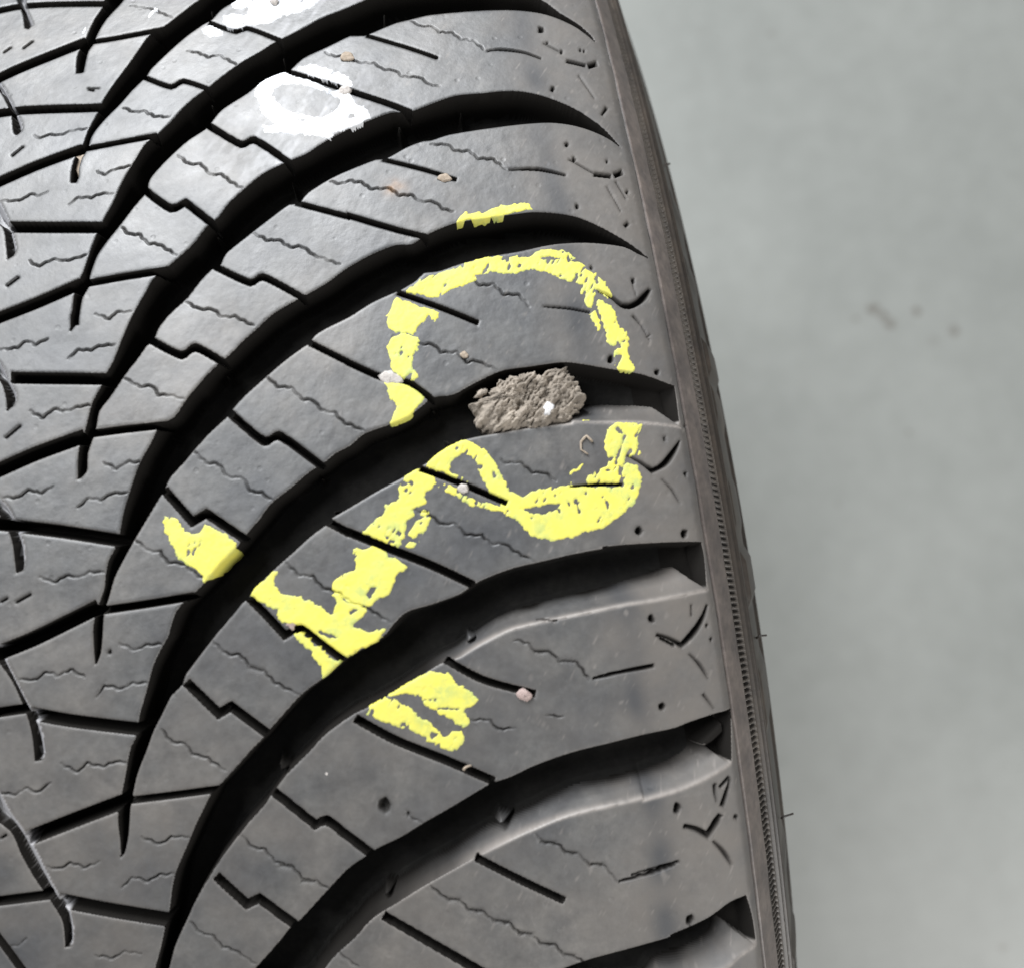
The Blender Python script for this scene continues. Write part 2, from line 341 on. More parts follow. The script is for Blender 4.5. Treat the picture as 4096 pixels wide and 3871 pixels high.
_px = 2048 + FOC * 4096 * _q[..., 0] / -_q[..., 2]; _py = 1935.5 - FOC * 4096 * _q[..., 1] / -_q[..., 2]
MEASURED = (_px > -30) & (_px < 4126) & (_py > -30) & (_py < 3901); del _P, _q
_m = ~((_px > -120) & (_px < 4200) & (_py > -120) & (_py < 4000)); _pt = pattern(UU, VV) * _m
DG = np.maximum(DG, _pt.astype(np.float32)); SD = np.maximum(SD, np.where(_pt > .0001, _pt / 5.6 - .0002, -1).astype(np.float32))
# lateral grooves towards the centre
for s, w_ in (('A -60,75 0,60 100,40 300,25 625,22', 32), ('A -60,475 0,440 150,372 490,236', 50), ('A 510,240 700,210 950,160', 26),
              ('A -60,655 0,642 130,626 600,610', 46), ('A -60,1060 0,1030 200,942 470,842', 52), ('A 480,845 700,803 890,768', 28),
              ('A 40,1288 300,1290 590,1290', 62), ('A -60,1825 0,1800 200,1722 460,1608', 62), ('A 470,1612 700,1570 970,1528', 40),
              ('C 60,370 300,374 620,378', 66), ('C -60,915 0,890 200,802 480,700', 80), ('C 490,692 700,664 960,636', 44),
              ('C -60,1195 0,1198 100,1210 350,1240 700,1295', 74), ('E -60,110 30,70 200,0 C 560,1665', 86), ('C 590,1686 850,1648 1100,1606', 48),
              ('E -60,432 0,422 150,400', 58), ('E 170,428 400,470 820,522', 76), ('E 150,1140 400,1042 720,920', 86), ('E 740,922 1000,890 1240,858', 44),
              ('E -60,1500 0,1493 300,1455', 58), ('E 330,1488 600,1540 970,1602', 84), ('E -60,1640 0,1715 60,1795 160,1930', 46)):
    slot(s, w_, .0052)
# zigzag and straight grooves between them
for s, w_ in (('A 1185,128 1340,180 1400,160 1610,238', 24), ('A 820,440 970,493 1040,460 1200,512', 25), ('A 1175,708 1370,820 1440,793 1660,935', 36),
              ('A 815,1075 970,1182 1050,1148 1245,1300', 40), ('A 1215,1510 1420,1604 1490,1570 1735,1700', 36), ('C 850,155 1030,243 1105,198 1280,292', 42),
              ('C 1295,565 1500,732 1580,698 1830,875', 46), ('C 930,1005 1090,1185 1170,1138 1395,1290', 50), ('Y 715,885 830,1000 975,1155 1085,1105 1240,1215 1400,1335', 60),
              ('E 1055,250 1240,430 1310,388 1520,545', 54), ('E 1550,870 1790,1062 1850,1035 F 130,1125 275,1232', 52), ('E 1225,1350 1400,1512 1470,1478 1690,1640', 54),
              ('A 1620,400 1780,450 1925,495', 24), ('B -20,462 150,520 330,578 490,640', 32), ('A 1675,1150 1985,1232', 30), ('B 120,1220 400,1302 580,1345', 32),
              ('B 235,203 450,265 640,330', 20), ('B 325,905 550,960 745,1020', 22), ('B 410,1660 640,1740 870,1832', 30),
              ('C 1755,172 1985,288', 34), ('D 130,284 330,372 480,402 620,505', 36), ('C 1850,1180 1985,1252', 46), ('D 120,1238 350,1332 600,1430 845,1545', 48),
              ('D 535,885 750,960 1035,1082', 36), ('F 170,455 400,580 700,700 960,815', 50), ('F 680,122 900,238 1195,318', 42), ('F 855,1245 1100,1370 1360,1492', 44),
              ('F 330,1575 600,1730 850,1873 1000,1960', 52)):
    slot(s, w_, .0045)
# slanted slots along the centre line: one steep side, one sloping side
for s in ('A 70,-60 125,-60,1.6 155,60,1.6 187,140,1.4 160,165 140,160 128,80', 'A -60,430 10,480,2 55,560,2 125,700,2 120,745,1.4 90,768 75,750 60,640 0,520 -60,470',
          'A -60,1090 0,1150,2 50,1250,2 92,1400,1.8 75,1450,1 42,1470 35,1400 15,1290 -60,1230', 'C -60,240 0,285,2 50,380,2 95,470,1.8 75,530,1 40,555 30,470 0,390 -60,330',
          'C -60,960 0,1050,2 60,1120,2 130,1290,2 143,1380,1.8 130,1460,1 90,1478 80,1390 60,1270 0,1150 -60,1090', 'E -60,-20 0,40,2.4 60,170,2.4 140,330,2.4 225,490,2.4 258,640,2 235,695,1 195,702 180,560 150,440 70,250 -60,60',
          'E -60,830 0,880,2.6 60,985,2.6 160,1120,2.8 220,1230,2.8 330,1450,2.6 405,1560,2.4 418,1700,1.6 400,1752,1 368,1757 352,1610 290,1500 200,1370 120,1230 60,1100 -60,1000'):
    groove(s, .0019, .0003)
    _p = UV(s); _w = window(_p, .0004)
    if DG[_w].size: SLOT[_w] |= sdf(smooth(_p), _w)[0] > 0
# little ledges where a cross groove meets a long one, and moulding nibs on the walls
for s in ('A 1150,530 1205,555 1180,590', 'A 1570,270 1615,280 1585,312', 'A 1150,5 1210,15 1180,45', 'A 1610,965 1655,980 1632,1010', 'A 1180,1290 1235,1305 1208,1345', 'C 1235,320 1285,335 1252,362',
          'C 1780,905 1815,925 1795,955', 'B 375,655 445,680 410,700', 'B 475,1370 510,1385 490,1402', 'B 300,20 360,35 320,52', 'B 745,580 785,560 770,600', 'D 560,500 625,530 605,555',
          'Y 1280,240 1330,240 1310,310', 'Y 745,775 785,790 745,820', 'E 1545,710 1640,760 1570,800', 'D 660,690 760,735 690,760', 'F 990,1050 1080,1060 960,1110', 'F 330,1460 400,1470 300,1540', 'F 800,-20 880,0 790,60',
          'C 570,430 610,440 590,470', 'C 905,680 950,680 930,710', 'E 190,560 240,580 205,690'):
    P = UV(s); W = window(P, .001)
    if DG[W].size:
        s_, _ = sdf(P, W); f = np.clip((s_ + .0003) / .0007, 0, 1); lim = .0016 + (1 - f) * .006
        DG[W] = np.where(s_ > -.0003, np.minimum(DG[W], lim), DG[W])
# rib that bridges the groove next to the stepped shoulder
P = UV('K 800,1700 990,1480 1000,1560 900,1665 830,1712'); W = window(P, .001); s_, _ = sdf(P, W)
DG[W] = np.where(s_ > -.0008, np.minimum(DG[W], .0018 + np.clip(-s_ / .0008, 0, 1) * .0045), DG[W])
# fine wavy sipes
for s in '''A 740,30 860,50 980,100|A 1060,290 1130,300 1180,325 1240,310 1350,370|A 700,612 760,635 820,630 870,660 960,665|A 1010,880 1070,930 1140,930 1190,990 1260,990 1310,1035 1400,1080
A 680,1280 730,1330 790,1330 840,1385 900,1385 1000,1450|A 1430,1320 1520,1365 1580,1360 1640,1402 1720,1400 1780,1450 1930,1500|A 1050,1710 1130,1755 1210,1755 1260,1800 1330,1795 1440,1850|A 190,770 230,785 270,765 350,765 400,740 490,730
A 550,970 590,995 640,965 740,940|A 0,1140 80,1140 130,1130 170,1100 220,1110 270,1085|A 385,1165 440,1120 520,1120 570,1100 640,1100|A 165,1480 215,1512 300,1470 370,1480 490,1448|A 540,1780 620,1810 660,1770 740,1770
B 490,120 540,148 610,150 650,185 720,185 770,222 840,230 900,280|B 0,300 60,320 110,318 190,355 280,360 330,395 400,400 440,435 540,440 590,480 650,490|B 600,820 700,820 740,855 820,857 870,900 950,900 1030,960
B 30,1030 90,1045 140,1025 210,1035 260,1072 370,1070 420,1110 490,1105 540,1145 620,1145 670,1185 730,1200|B 850,1600 880,1620 960,1612 1010,1670 1100,1672 1160,1740|C 700,370 790,422 860,415 900,470 960,470 1060,502
C 1510,365 1580,425 1650,425 1710,490 1780,500 1830,560 1900,570 1950,625 1985,637 D 240,682|D 535,180 615,180 660,225 750,227 800,280 865,275 980,330|C 1080,775 1170,855 1240,860 1290,935 1380,940 1420,1015 1480,1020 1560,1075
C 770,1290 840,1350 910,1355 950,1415 1030,1422 1160,1515|C 1620,1420 1700,1490 1770,1490 1830,1560 1930,1592|C 170,560 240,600 300,550 380,562 440,535 520,525|C 590,850 660,890 720,850 800,850
C 0,212 100,200 150,160 200,185 270,150|C 385,265 440,212 510,215 560,190 650,183|C 20,1050 100,1050 160,1005 230,1025 300,985|C 440,1105 500,1050 570,1065 630,1025 730,1025|C 225,1500 310,1530 370,1490 450,1500 500,1472 600,1470
D 1000,840 1030,855 1110,850 1170,905 1250,910 1310,960|D 500,1120 580,1135 660,1200 740,1195 800,1260 890,1262 940,1310 1020,1310 1080,1355 1190,1410|D 0,1560 80,1590 150,1645 220,1665 370,1755|E 1205,20 1290,95 1360,95 1420,165 1500,190 1550,250 1700,325
E 915,515 970,590 1050,600 1090,660 1170,680 1280,755|E 680,30 770,72 820,40 910,35|E 110,235 200,240 260,190 330,215 400,180 480,222|E 545,340 590,270 690,290 740,260 850,255|E 345,712 440,762 490,710 580,732 640,705 735,705
E 0,880 90,890 140,850 210,880 290,815|E 800,1130 910,1170 970,1130 1080,1130|E 250,1300 340,1310 400,1275 480,1305 560,1270|E 690,1418 750,1355 840,1380 900,1345 1010,1338|E 1370,1120 1430,1190 1500,1200 1560,1270 1660,1300 1720,1370 1790,1380 1870,1430
E 1080,1610 1130,1670 1210,1690 1260,1750 1330,1770 1450,1850|E 30,1755 110,1740 150,1700|E 540,1800 640,1820 700,1780 800,1790|F 1070,8 1150,30 1190,80 1280,80 1330,135 1430,140 1500,240|F 820,465 930,465 980,520 1080,510
F 1250,435 1350,450|F 1195,1115 1240,1165 1320,1170 1370,1220 1440,1230 1500,1290 1580,1290 1655,1382|F 600,1410 700,1490 770,1495 820,1550 900,1557 960,1610 1050,1622 1100,1680 1180,1692 1230,1740 1310,1745 1350,1800 1420,1810 1510,1865
F 450,1000 560,1052|F 70,1780 190,1870'''.replace('\n', '|').split('|'): sipe(s.strip(), .03, .0005)
# open wide stretches of the lower sipes (stones have rolled them open)
for s in 'F 690,1485 770,1490|F 815,1545 900,1552|F 955,1605 1050,1615|F 1095,1672 1180,1685|F 1230,1738 1305,1742|F 1350,1797 1420,1806|F 1215,1158 1310,1168|F 1360,1215 1435,1225|F 1500,1285 1580,1288|F 1190,75 1275,78|F 1330,130 1425,136|E 1580,1290 1665,1305|E 1700,1380 1790,1385|E 1410,165 1495,190'.split('|'):
    slot(s, 22, .0007, .0006, DS)
for s, w_ in (('A 20,300 62,270', 9), ('A 130,277 187,235', 10), ('A 68,885 132,832', 10), ('A 38,1622 104,1572', 12), ('A 500,503 532,510', 14), ('A 495,500 560,500', 5), ('C 30,712 112,642', 13), ('C 0,1640 40,1618', 12), ('C 88,1642 172,1595', 14),
              ('B 920,290 980,280 1060,285 1140,300 1225,332', [6, 12, 14, 12, 8]), ('B 1045,962 1150,958 1230,962 1365,995', [8, 14, 18, 10]), ('P -60,562 0,566 200,582 395,618', [6, 14, 18, 16]), ('D 1200,1742 1240,1740 1320,1746', 9),
              ('D 1390,988 1540,975 1690,975', [12, 20, 16]), ('F 1520,232 1640,202 1865,158', [14, 22, 22]), ('F 1665,1382 1850,1335 1985,1285', [12, 22, 22]), ('L 60,1018 300,950 490,900', [18, 26, 28]),
              ('E 0,1140 35,1118', 14), ('F 1900,0 1985,45', 16)):
    slot(s, w_, .0022, .0004, DS)
# hooks, slits and pin holes on the shoulder
for s, w_ in (('Q 270,425 400,492 520,575 640,510 700,440 760,350 800,275', [20, 30, 55, 70, 70, 50, 16]), ('P 480,408 560,440 630,480 710,545 790,555 880,515 940,460 998,385', [20, 30, 36, 45, 65, 70, 75, 40]),
              ('K 310,590 430,625 560,695 650,610 720,520 780,410 820,285', [40, 40, 55, 75, 70, 50, 24]), ('L 530,575 640,600 750,660 830,540 870,470', [45, 50, 60, 70, 50]), ('L 885,400 930,260 960,150', [50, 40, 18]),
              ('B 1370,345 1480,372', 22), ('B 1492,376 1545,360', 34), ('B 1385,905 1500,970 1530,985', 8), ('B 1525,988 1625,1000', 26), ('B 1640,995 1690,975', 34),
              ('G 1130,-1 1131,0', 1), ('G 520,890 575,830', 22)):
    slot(s, w_, .0020, .0007, DS)
for s, w_ in (('Q 615,660 720,770 760,840 795,900', [16, 22, 20, 10]), ('P 820,650 900,740 990,895', [30, 18, 10]), ('K 635,775 730,870 780,940 830,1030', [22, 34, 34, 12]), ('L 795,710 870,780 930,860 970,935', [22, 40, 38, 12]),
              ('K 660,285 662,410', 22), ('L 822,185 820,290 835,360', [30, 26, 10]), ('Q 640,235 650,290', 30), ('P 820,300 840,400 900,560', [26, 12, 8]), ('K 775,1175 885,1325', [34, 14]), ('B 1570,655 1602,608', [14, 26]),
              ('B 1240,245 1330,292', 10), ('B 1650,1030 1710,1130', 10), ('P 1000,840 960,870', 18), ('B 1440,430 1530,560', 8), ('B 1600,1060 1680,1200', 8), ('B 1700,1285 1725,1262', 26), ('G 490,870 495,930', 18)):
    slot(s, w_, .0009, .0005, DS)
pit('P 825,305', 26); pit('P 1062,1215', 32); pit('P 600,1085', 40); pit('Q 385,1175 840,1195', 42); pit('Q 855,610', 26, .0009); pit('K 262,430', 38); pit('K 365,1305', 42); pit('K 860,635', 24, .0009)
pit('L 472,412 590,1430', 44); pit('L 1010,490', 26, .0009); pit('B 1225,170', 18); pit('B 1290,505 1370,820 1410,905 1430,1170', 14, .001); pit('B 1450,285 1600,915 1260,245', 9, .0009); pit('Q 855,130', 22); pit('B 1715,1090 1510,1520', 12, .001)
pit('F 330,950', 48, .0012, .0008); pit('F 470,1000', 14, .0008); pit('E 620,80', 14); pit('B 1340,295', 10); pit('B 1470,290', 8); pit('G 450,0', 10)
# crisp step between the running surface and the shoulder ring, uneven worn relief everywhere
u_lip = float(np.interp(.1032, _x, _u))
DS = np.maximum(DS, .0009 * np.clip(1 - np.abs(UU - u_lip - .00015) / .0005, 0, 1) * (1 - .25 * vnoise(.004, .004, 0, 4)))
TOPN = .00006 * vnoise(.006, .0045, .5, 11) + .00002 * vnoise(.0016, .0011, .8, 12) + .000008 * vnoise(.0005, .0005, 0, 13)
tp = np.clip((UU - (u_lip - .011)) / .011, 0, 1); DG *= 1 - .62 * tp * tp * (3 - 2 * tp)      # the grooves run out towards the shoulder
isgr = np.clip(DG / .004, 0, 1)
WALLN = .00012 * vnoise(.0022, .0022, .2, 21) + .00004 * vnoise(.0008, .0008, .2, 22)
GV0 = 1
HT = -np.maximum(DG, DS * (1 - isgr)) + TOPN * (1 - isgr) + WALLN * isgr
# the bank of the groove where the shoulder is crumbled gets its lumps
# slide the grid points nearest to a groove's edge onto that edge, so edges run clean whatever their angle
sv_, su_ = np.gradient(SD, G); gl = np.hypot(su_, sv_) + 1e-6; near = (np.abs(SD) < .5 * G) & (gl > .6) & (gl < 1.5)
near[0] = near[-1] = False; near[:, 0] = near[:, -1] = False
SUs = np.where(near, UU - SD * su_ / gl**2, UU); SVs = np.where(near, VV - SD * sv_ / gl**2, VV)
SUs = np.where(UU >= U1 - 2 * G, UU, SUs)
HT = np.where(near, -.00010 + .3 * TOPN, HT)
POS = xyz(SUs.astype(float), SVs.astype(float), HT.astype(float)).astype(np.float32)
_du = np.gradient(POS, axis=1); _dv = np.gradient(POS, axis=0); NRM = np.cross(_du, _dv); NRM /= np.linalg.norm(NRM, axis=-1, keepdims=True) + 1e-12
if NRM[NV // 2, NU // 2, 2] < 0: NRM = -NRM

# ------------------------------------------------------------------ helpers that make objects
def thing(name, label, cat, loc=(0, 0, 0), group=None):
    o = bpy.data.objects.new(name, None); COL.objects.link(o); o.location = loc; o['label'] = label; o['category'] = cat
    if group: o['group'] = group
    return o
def mesh_np(name, V, F, mat, parent=None, smooth_=True, attrs=None):
    me = bpy.data.meshes.new(name); V = np.asarray(V, np.float32); F = np.asarray(F, np.int32)
    me.vertices.add(len(V)); me.vertices.foreach_set('co', V.ravel()); k = F.shape[1]
    me.loops.add(F.size); me.loops.foreach_set('vertex_index', F.ravel())
    me.polygons.add(len(F)); me.polygons.foreach_set('loop_start', np.arange(0, F.size, k, dtype=np.int32)); me.polygons.foreach_set('loop_total', np.full(len(F), k, np.int32))
    me.update(calc_edges=True)
    if smooth_: me.polygons.foreach_set('use_smooth', np.ones(len(F), bool))
    for n_, a in (attrs or {}).items():
        at = me.color_attributes.new(n_, 'FLOAT_COLOR', 'POINT'); at.data.foreach_set('color', np.asarray(a, np.float32).ravel())
    me.validate(); me.materials.append(mat)
    o = bpy.data.objects.new(name, me); COL.objects.link(o)
    if parent: o.parent = parent
    return o
def grid_mesh(name, mask, pos, mat, parent, attrs=None):
    """quads of the (NV-1, NU-1) boolean mask"""
    j, i = np.nonzero(mask); n = pos.shape[1]
    F = np.stack([j * n + i, j * n + i + 1, (j + 1) * n + i + 1, (j + 1) * n + i], -1)
    used, inv = np.unique(F, return_inverse=True)
    return mesh_np(name, pos.reshape(-1, 3)[used], inv.reshape(F.shape), mat, parent, True, {k: a.reshape(-1, 4)[used] for k, a in (attrs or {}).items()})

tyre = thing('car_tyre', 'worn black winter car tyre marked with yellow and white paint, standing on the grey floor', 'tyre', (0, 0, -RT))
OFF = np.array([0, 0, RT], np.float32)      # parts are stored relative to the tyre's base

# ------------------------------------------------------------------ split the running surface into its blocks
K = 2
land = (SD[::K, ::K] < -.0005) & MEASURED[::K, ::K]
land[:, gu[::K] > .0985] = False
lab = np.zeros(land.shape, np.int32); nl = 0; h_, w__ = land.shape
for j0 in range(h_):
    for i0 in range(w__):
        if land[j0, i0] and not lab[j0, i0]:
            nl += 1; st = [(j0, i0)]; lab[j0, i0] = nl; cells = 0
            while st:
                j, i = st.pop(); cells += 1
                for a, b in ((j + 1, i), (j - 1, i), (j, i + 1), (j, i - 1)):
                    if 0 <= a < h_ and 0 <= b < w__ and land[a, b] and not lab[a, b]: lab[a, b] = nl; st.append((a, b))
            if cells < 150: lab[lab == nl] = 0
for k in range(70):
    p = np.pad(lab, 1); z = lab == 0
    for s in (p[2:, 1:-1], p[:-2, 1:-1], p[1:-1, 2:], p[1:-1, :-2]):
        m = z & (s > 0) & (lab == 0); lab[m] = s[m]
LAB = np.repeat(np.repeat(lab, K, 0), K, 1)[:NV - 1, :NU - 1]
q4 = lambda A: (A[:-1, :-1] + A[1:, :-1] + A[:-1, 1:] + A[1:, 1:]) / 4
DQ = q4(DG); UQ = q4(UU)
shoulder = UQ > u_lip + .0004
floor_ = (DQ > .0052) | ((LAB == 0) & ~shoulder)
# wear: R worn running surface, G brown dust, B rust stain
wear = np.ones_like(SD)
WIDE = np.clip((EB - .0011) / .0009, 0, 1) * (SD > -2 * G)
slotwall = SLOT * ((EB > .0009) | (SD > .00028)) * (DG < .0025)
bankdust = WIDE * np.clip((UU - .045) / .02, 0, 1) * np.clip(1 - (DG - .0036) / .0016 + .5 * vnoise(.003, .003, 0, 35), 0, 1)        # the open shoulder banks are scuffed and dusty too
keep = np.maximum(bankdust, slotwall)          # dusty bank walls, and slot walls whose glint is put into the colour
wear = wear * (1 - .85 * np.clip(DS / .0005, 0, 1))
pst = UV('B 395,1070')[0]; stain = np.exp(-(((UU - pst[0]) / .0016)**2 + ((VV - pst[1]) / .0013)**2)) * (.5 + .5 * vnoise(.001, .001, 0, 31)) * .8
brown = np.clip((UU - .082) / .008 + .35 * vnoise(.005, .004, 0, 33), .0, 1) * .8 + np.clip((.012 - VV) / .06, 0, .75) * (.6 + .4 * vnoise(.008, .006, 0, 34))
scuff_sheen = np.exp(-((SD - .00012) / .00030)**2) * np.clip((EB - .0009) / .0009, 0, 1) * np.clip((UU - .035) / .02, 0, 1) * np.clip(.75 + .4 * vnoise(.004, .004, 0, 36) + .3 * vnoise(.0008, .0008, 0, 37), 0, 1)
WEAR = np.stack([wear, np.clip(brown, 0, 1), np.clip(stain, 0, 1), np.ones_like(wear)], -1)
def blob(s, ru, rv):
    p = UV(s)[0]; return np.exp(-(((UU - p[0]) / ru)**2 + ((VV - p[1]) / rv)**2))
chalk_glint = np.maximum(np.maximum(blob('W 820,1020', .013, .010), blob('W 560,60', .013, .008)), .8 * blob('A 1500,850', .010, .010))
chalk_glint = chalk_glint * np.clip(.15 + .5 * vnoise(.0045, .0010, 1.0, 41) + .35 * vnoise(.0011, .0005, 1.0, 42), 0, 1) * .6
chalk_glint = np.maximum(chalk_glint * (SD < .0002), slotwall * .6)  # slot walls: grazing reflection put into the colour as a paler tone
sheen_falloff = np.exp(-((UU - .0885 - .0006 * vnoise(.01, .006, 0, 43)) / .0021)**2) * np.clip(.7 + .5 * vnoise(.008, .005, 0, 44), 0, 1)  # end of the sheen at the shoulder, put into the colour as a dark band
scr = np.clip(vnoise(.0030, .00028, .95, 45) * vnoise(.0012, .0012, 0, 46) * 2.4 - .75, 0, 1) * np.clip((UU - .03) / .05, .15, 1)
rim = .38 * np.exp(-(SD / .00016)**2) * np.clip((.06 - VV) / .04, 0, 1) * np.clip(.7 + .5 * vnoise(.003, .003, 0, 51), 0, 1)
SCUFF_SHEEN = np.stack([np.clip(scuff_sheen + rim + .4 * scr, 0, 1), np.clip(chalk_glint, 0, 1), np.clip(sheen_falloff, 0, 1), np.ones_like(wear)], -1)  # scuffs and residue together with the coloured-in glint and sheen falloff
POSO = POS + OFF
SE = np.where(near, 0, SD); sdm = np.maximum(np.maximum(SE[:-1, :-1], SE[1:, 1:]), np.maximum(SE[1:, :-1], SE[:-1, 1:]))
TOPF = np.where(sdm > .00002, q4(keep), 1).astype(np.float32)
for k in range(1, nl + 1):
    m = (LAB == k) & ~shoulder & ~floor_
    if m.sum() < 60: floor_ |= m; continue
    ob = grid_mesh('tread_block', m, POSO, M_TREAD, tyre, {'wear': WEAR, 'scuff_sheen': SCUFF_SHEEN})
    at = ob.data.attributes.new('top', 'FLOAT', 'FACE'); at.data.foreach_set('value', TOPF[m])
grid_mesh('groove_floor', floor_ & ~shoulder, POSO, M_BASE, tyre)
grid_mesh('shoulder_ring', shoulder, POSO, M_LIP, tyre)

# ------------------------------------------------------------------ rest of the tyre round the measured stretch
def ring_pos(u, v, h): return xyz(u, v, h) + OFF
nC = 800; vv = np.linspace(V1, V0 + 2 * np.pi * RT, nC); uc = np.linspace(-U1, U1, 220)
for (us, vs) in ((uc, vv), (np.linspace(-U1, U0, 110), np.linspace(V0, V1, 190))):
    A, B = np.meshgrid(us, vs); h = -pattern(A, B)
    pos = ring_pos(A, B, h); mk = np.ones((len(vs) - 1, len(us) - 1), bool)
    wr = np.clip(1 + h / .001, 0, 1); grid_mesh('tread_ring', mk, pos, M_RING, tyre, {'wear': np.stack([wr, .3 * wr, 0 * wr, 0 * wr + 1], -1)})
# sidewalls: a fine toothed band, ribs, then the flank down to the bead
rib = lambda u, a, b, hgt: hgt * np.clip(np.minimum(u - a, b - u) / .00025, 0, 1)
tooth = .00100
u2 = U1 + .0040                            # outer edge of the toothed band
n_t = int(round(2 * np.pi * (RT - .013) / tooth))
def toothed(v0, v1, n_per, mirror=False):
    n = int(abs(v1 - v0) / (2 * np.pi * RT / n_t) * n_per); vs = np.linspace(v0, v1, n + 1); us = U1 + np.array([0, .0001, .0004, .0009, .0014, .0019, .0024, .0029, .0034, .0038, .0040])
    A, B = np.meshgrid(us, vs); ph = (B / (2 * np.pi * RT / n_t) + (A - U1) * 160) % 1
    inner = (A > U1 + .0003) & (A < U1 + .0037)
    h = np.where(inner, -.0014 + .0012 * (np.abs(ph - .5) < .22) * np.clip((A - U1) / .001, 0, 1), 0.0)
    return grid_mesh('toothed_band', np.ones((len(vs) - 1, len(us) - 1), bool), xyz(A, B, h) + OFF, M_TEETH, tyre)
o = toothed(V0 - .02, V1 + .02, 8); o['kind'] = 'stuff'
def flank(sign, us, vs, hf, name):
    A, B = np.meshgrid(us, vs); p = xyz(A, B, hf(A, B)); p[..., 0] *= sign
    return grid_mesh(name, np.ones((len(vs) - 1, len(us) - 1), bool), p + OFF, M_SIDE, tyre)
bumps = [(T('P 1560,1120')[0], .0048, .0016), (T('P 1650,1560')[0], .0050, .0009), (T('Q 1390,900')[0], .006, .0007), (T('Q 1460,1620')[0], .0058, .0016), (T('K 1400,1150')[0], .0070, .0009), (T('L 1540,1640')[0], .0030, .0012), (T('H 545,1190')[0], .004, .0007), (T('L 1440,880')[0], .0040, .0006), (T('H 640,1560')[0], .004, .0006)]
def v_of(px):                              # where along the tyre a point of its silhouette lies
    d = ray([px])[0]; t = np.linspace(.05, .4, 4000); p = CAM + d * t[:, None]; r = np.hypot(p[:, 1], p[:, 2]); k = np.argmin(np.abs(p[:, 0] - .1145) + np.abs(r - (RT - .024)) * .5)
    return math.atan2(p[k, 1], p[k, 2]) * RT
bv = [(v_of(p), l, hh) for p, l, hh in bumps]
def hflank(A, B):
    a = A - u2; h = rib(a, .0002, .0012, .0006) - rib(a, .0014, .0026, .0005) + rib(a, .0032, .0046, .0005) - .0003 * (a > .0056)
    for vb, l, hh in bv: h = h + .6 * hh * np.clip((l - np.abs(B - vb)) / .0025, 0, 1) * np.clip((a - .0062) / .001, 0, 1) * np.clip((.020 - a) / .002, 0, 1)
    h = h + .0007 * ((a > .024) & (a < .0255))
    return h
ue = float(_u[-1])
us_f = np.concatenate([np.arange(u2, u2 + .010, .0002), np.linspace(u2 + .010, ue, 60)])
flank(1, us_f, np.linspace(V0 - .02, V1 + .02, 520), hflank, 'sidewall')
flank(1, us_f, np.linspace(V1 + .02, V0 - .02 + 2 * np.pi * RT, 380), hflank, 'sidewall')
flank(-1, np.linspace(U1, ue, 60), np.linspace(0, 2 * np.pi * RT, 720), lambda A, B: 0 * A, 'sidewall')
flank(1, np.array([0, .0001, .0004, .0036, .0038, .0040]) + U1, np.linspace(V1 + .02, V0 - .02 + 2 * np.pi * RT, 380), lambda A, B: -.0008 * ((A > U1 + .0003) & (A < U1 + .0037)), 'toothed_band')
cx_ = np.array([.1225, .1228, .120, .113, .104, .098, .090, .092, .100, .108, .112, .110, .09, 0, -.09, -.110, -.112, -.108, -.100, -.092, -.090, -.098, -.104, -.113, -.120, -.1228, -.1225])
cr_ = RT - np.array([60, 72, 90, 108, 120, 126, 124, 118, 105, 85, 60, 35, 18, 13.5, 18, 35, 60, 85, 105, 118, 124, 126, 120, 108, 90, 72, 60]) * 1e-3
th = np.linspace(0, 2 * np.pi, 361); Xc = np.repeat(cx_[None], 361, 0)
grid_mesh('inner_casing', np.ones((360, len(cx_) - 1), bool), np.stack([Xc, cr_[None] * np.sin(th)[:, None], cr_[None] * np.cos(th)[:, None]], -1) + OFF, M_SIDE, tyre)

# ------------------------------------------------------------------ tubes, moulding whiskers
def tube(name, pts, r, mat, parent=None, n=8, taper=1.0):
    pts = np.array(pts, float); V = []; F = []
    for k, p in enumerate(pts):
        t = pts[min(k + 1, len(pts) - 1)] - pts[max(k - 1, 0)]; t /= np.linalg.norm(t); a = np.cross(t, [.3, .2, 1]); a /= np.linalg.norm(a); b = np.cross(t, a)
        rr = r * (1 - (1 - taper) * k / (len(pts) - 1))
        for m in range(n): V.append(p + rr * (a * math.cos(2 * math.pi * m / n) + b * math.sin(2 * math.pi * m / n)))
    for k in range(len(pts) - 1):
        for m in range(n): F.append((k * n + m, k * n + (m + 1) % n, (k + 1) * n + (m + 1) % n, (k + 1) * n + m))
    V.append(pts[0]); V.append(pts[-1]); c0, c1 = len(V) - 2, len(V) - 1
    for m in range(n): F.append((c0, (m + 1) % n, m, m)); F.append((c1, (len(pts) - 1) * n + m, (len(pts) - 1) * n + (m + 1) % n, (len(pts) - 1) * n + (m + 1) % n))
    me = bpy.data.meshes.new(name); me.from_pydata([tuple(v) for v in V], [], [tuple(dict.fromkeys(f)) for f in F]); me.materials.append(mat)
    for p in me.polygons: p.use_smooth = True
    o = bpy.data.objects.new(name, me); COL.objects.link(o)
    if parent: o.parent = parent
    return o
def at_depth(px, dist_):                   # a point along the measured sight line, at a real distance
    return CAM + ray([px])[0] * dist_
def sil_dist(px):
    d = ray([px])[0]; t = np.linspace(.05, .4, 4000); p = CAM + d * t[:, None]; r = np.hypot(p[:, 1], p[:, 2])
    return t[np.argmin(np.hypot(p[:, 0] - .114, r - (RT - .024)))]
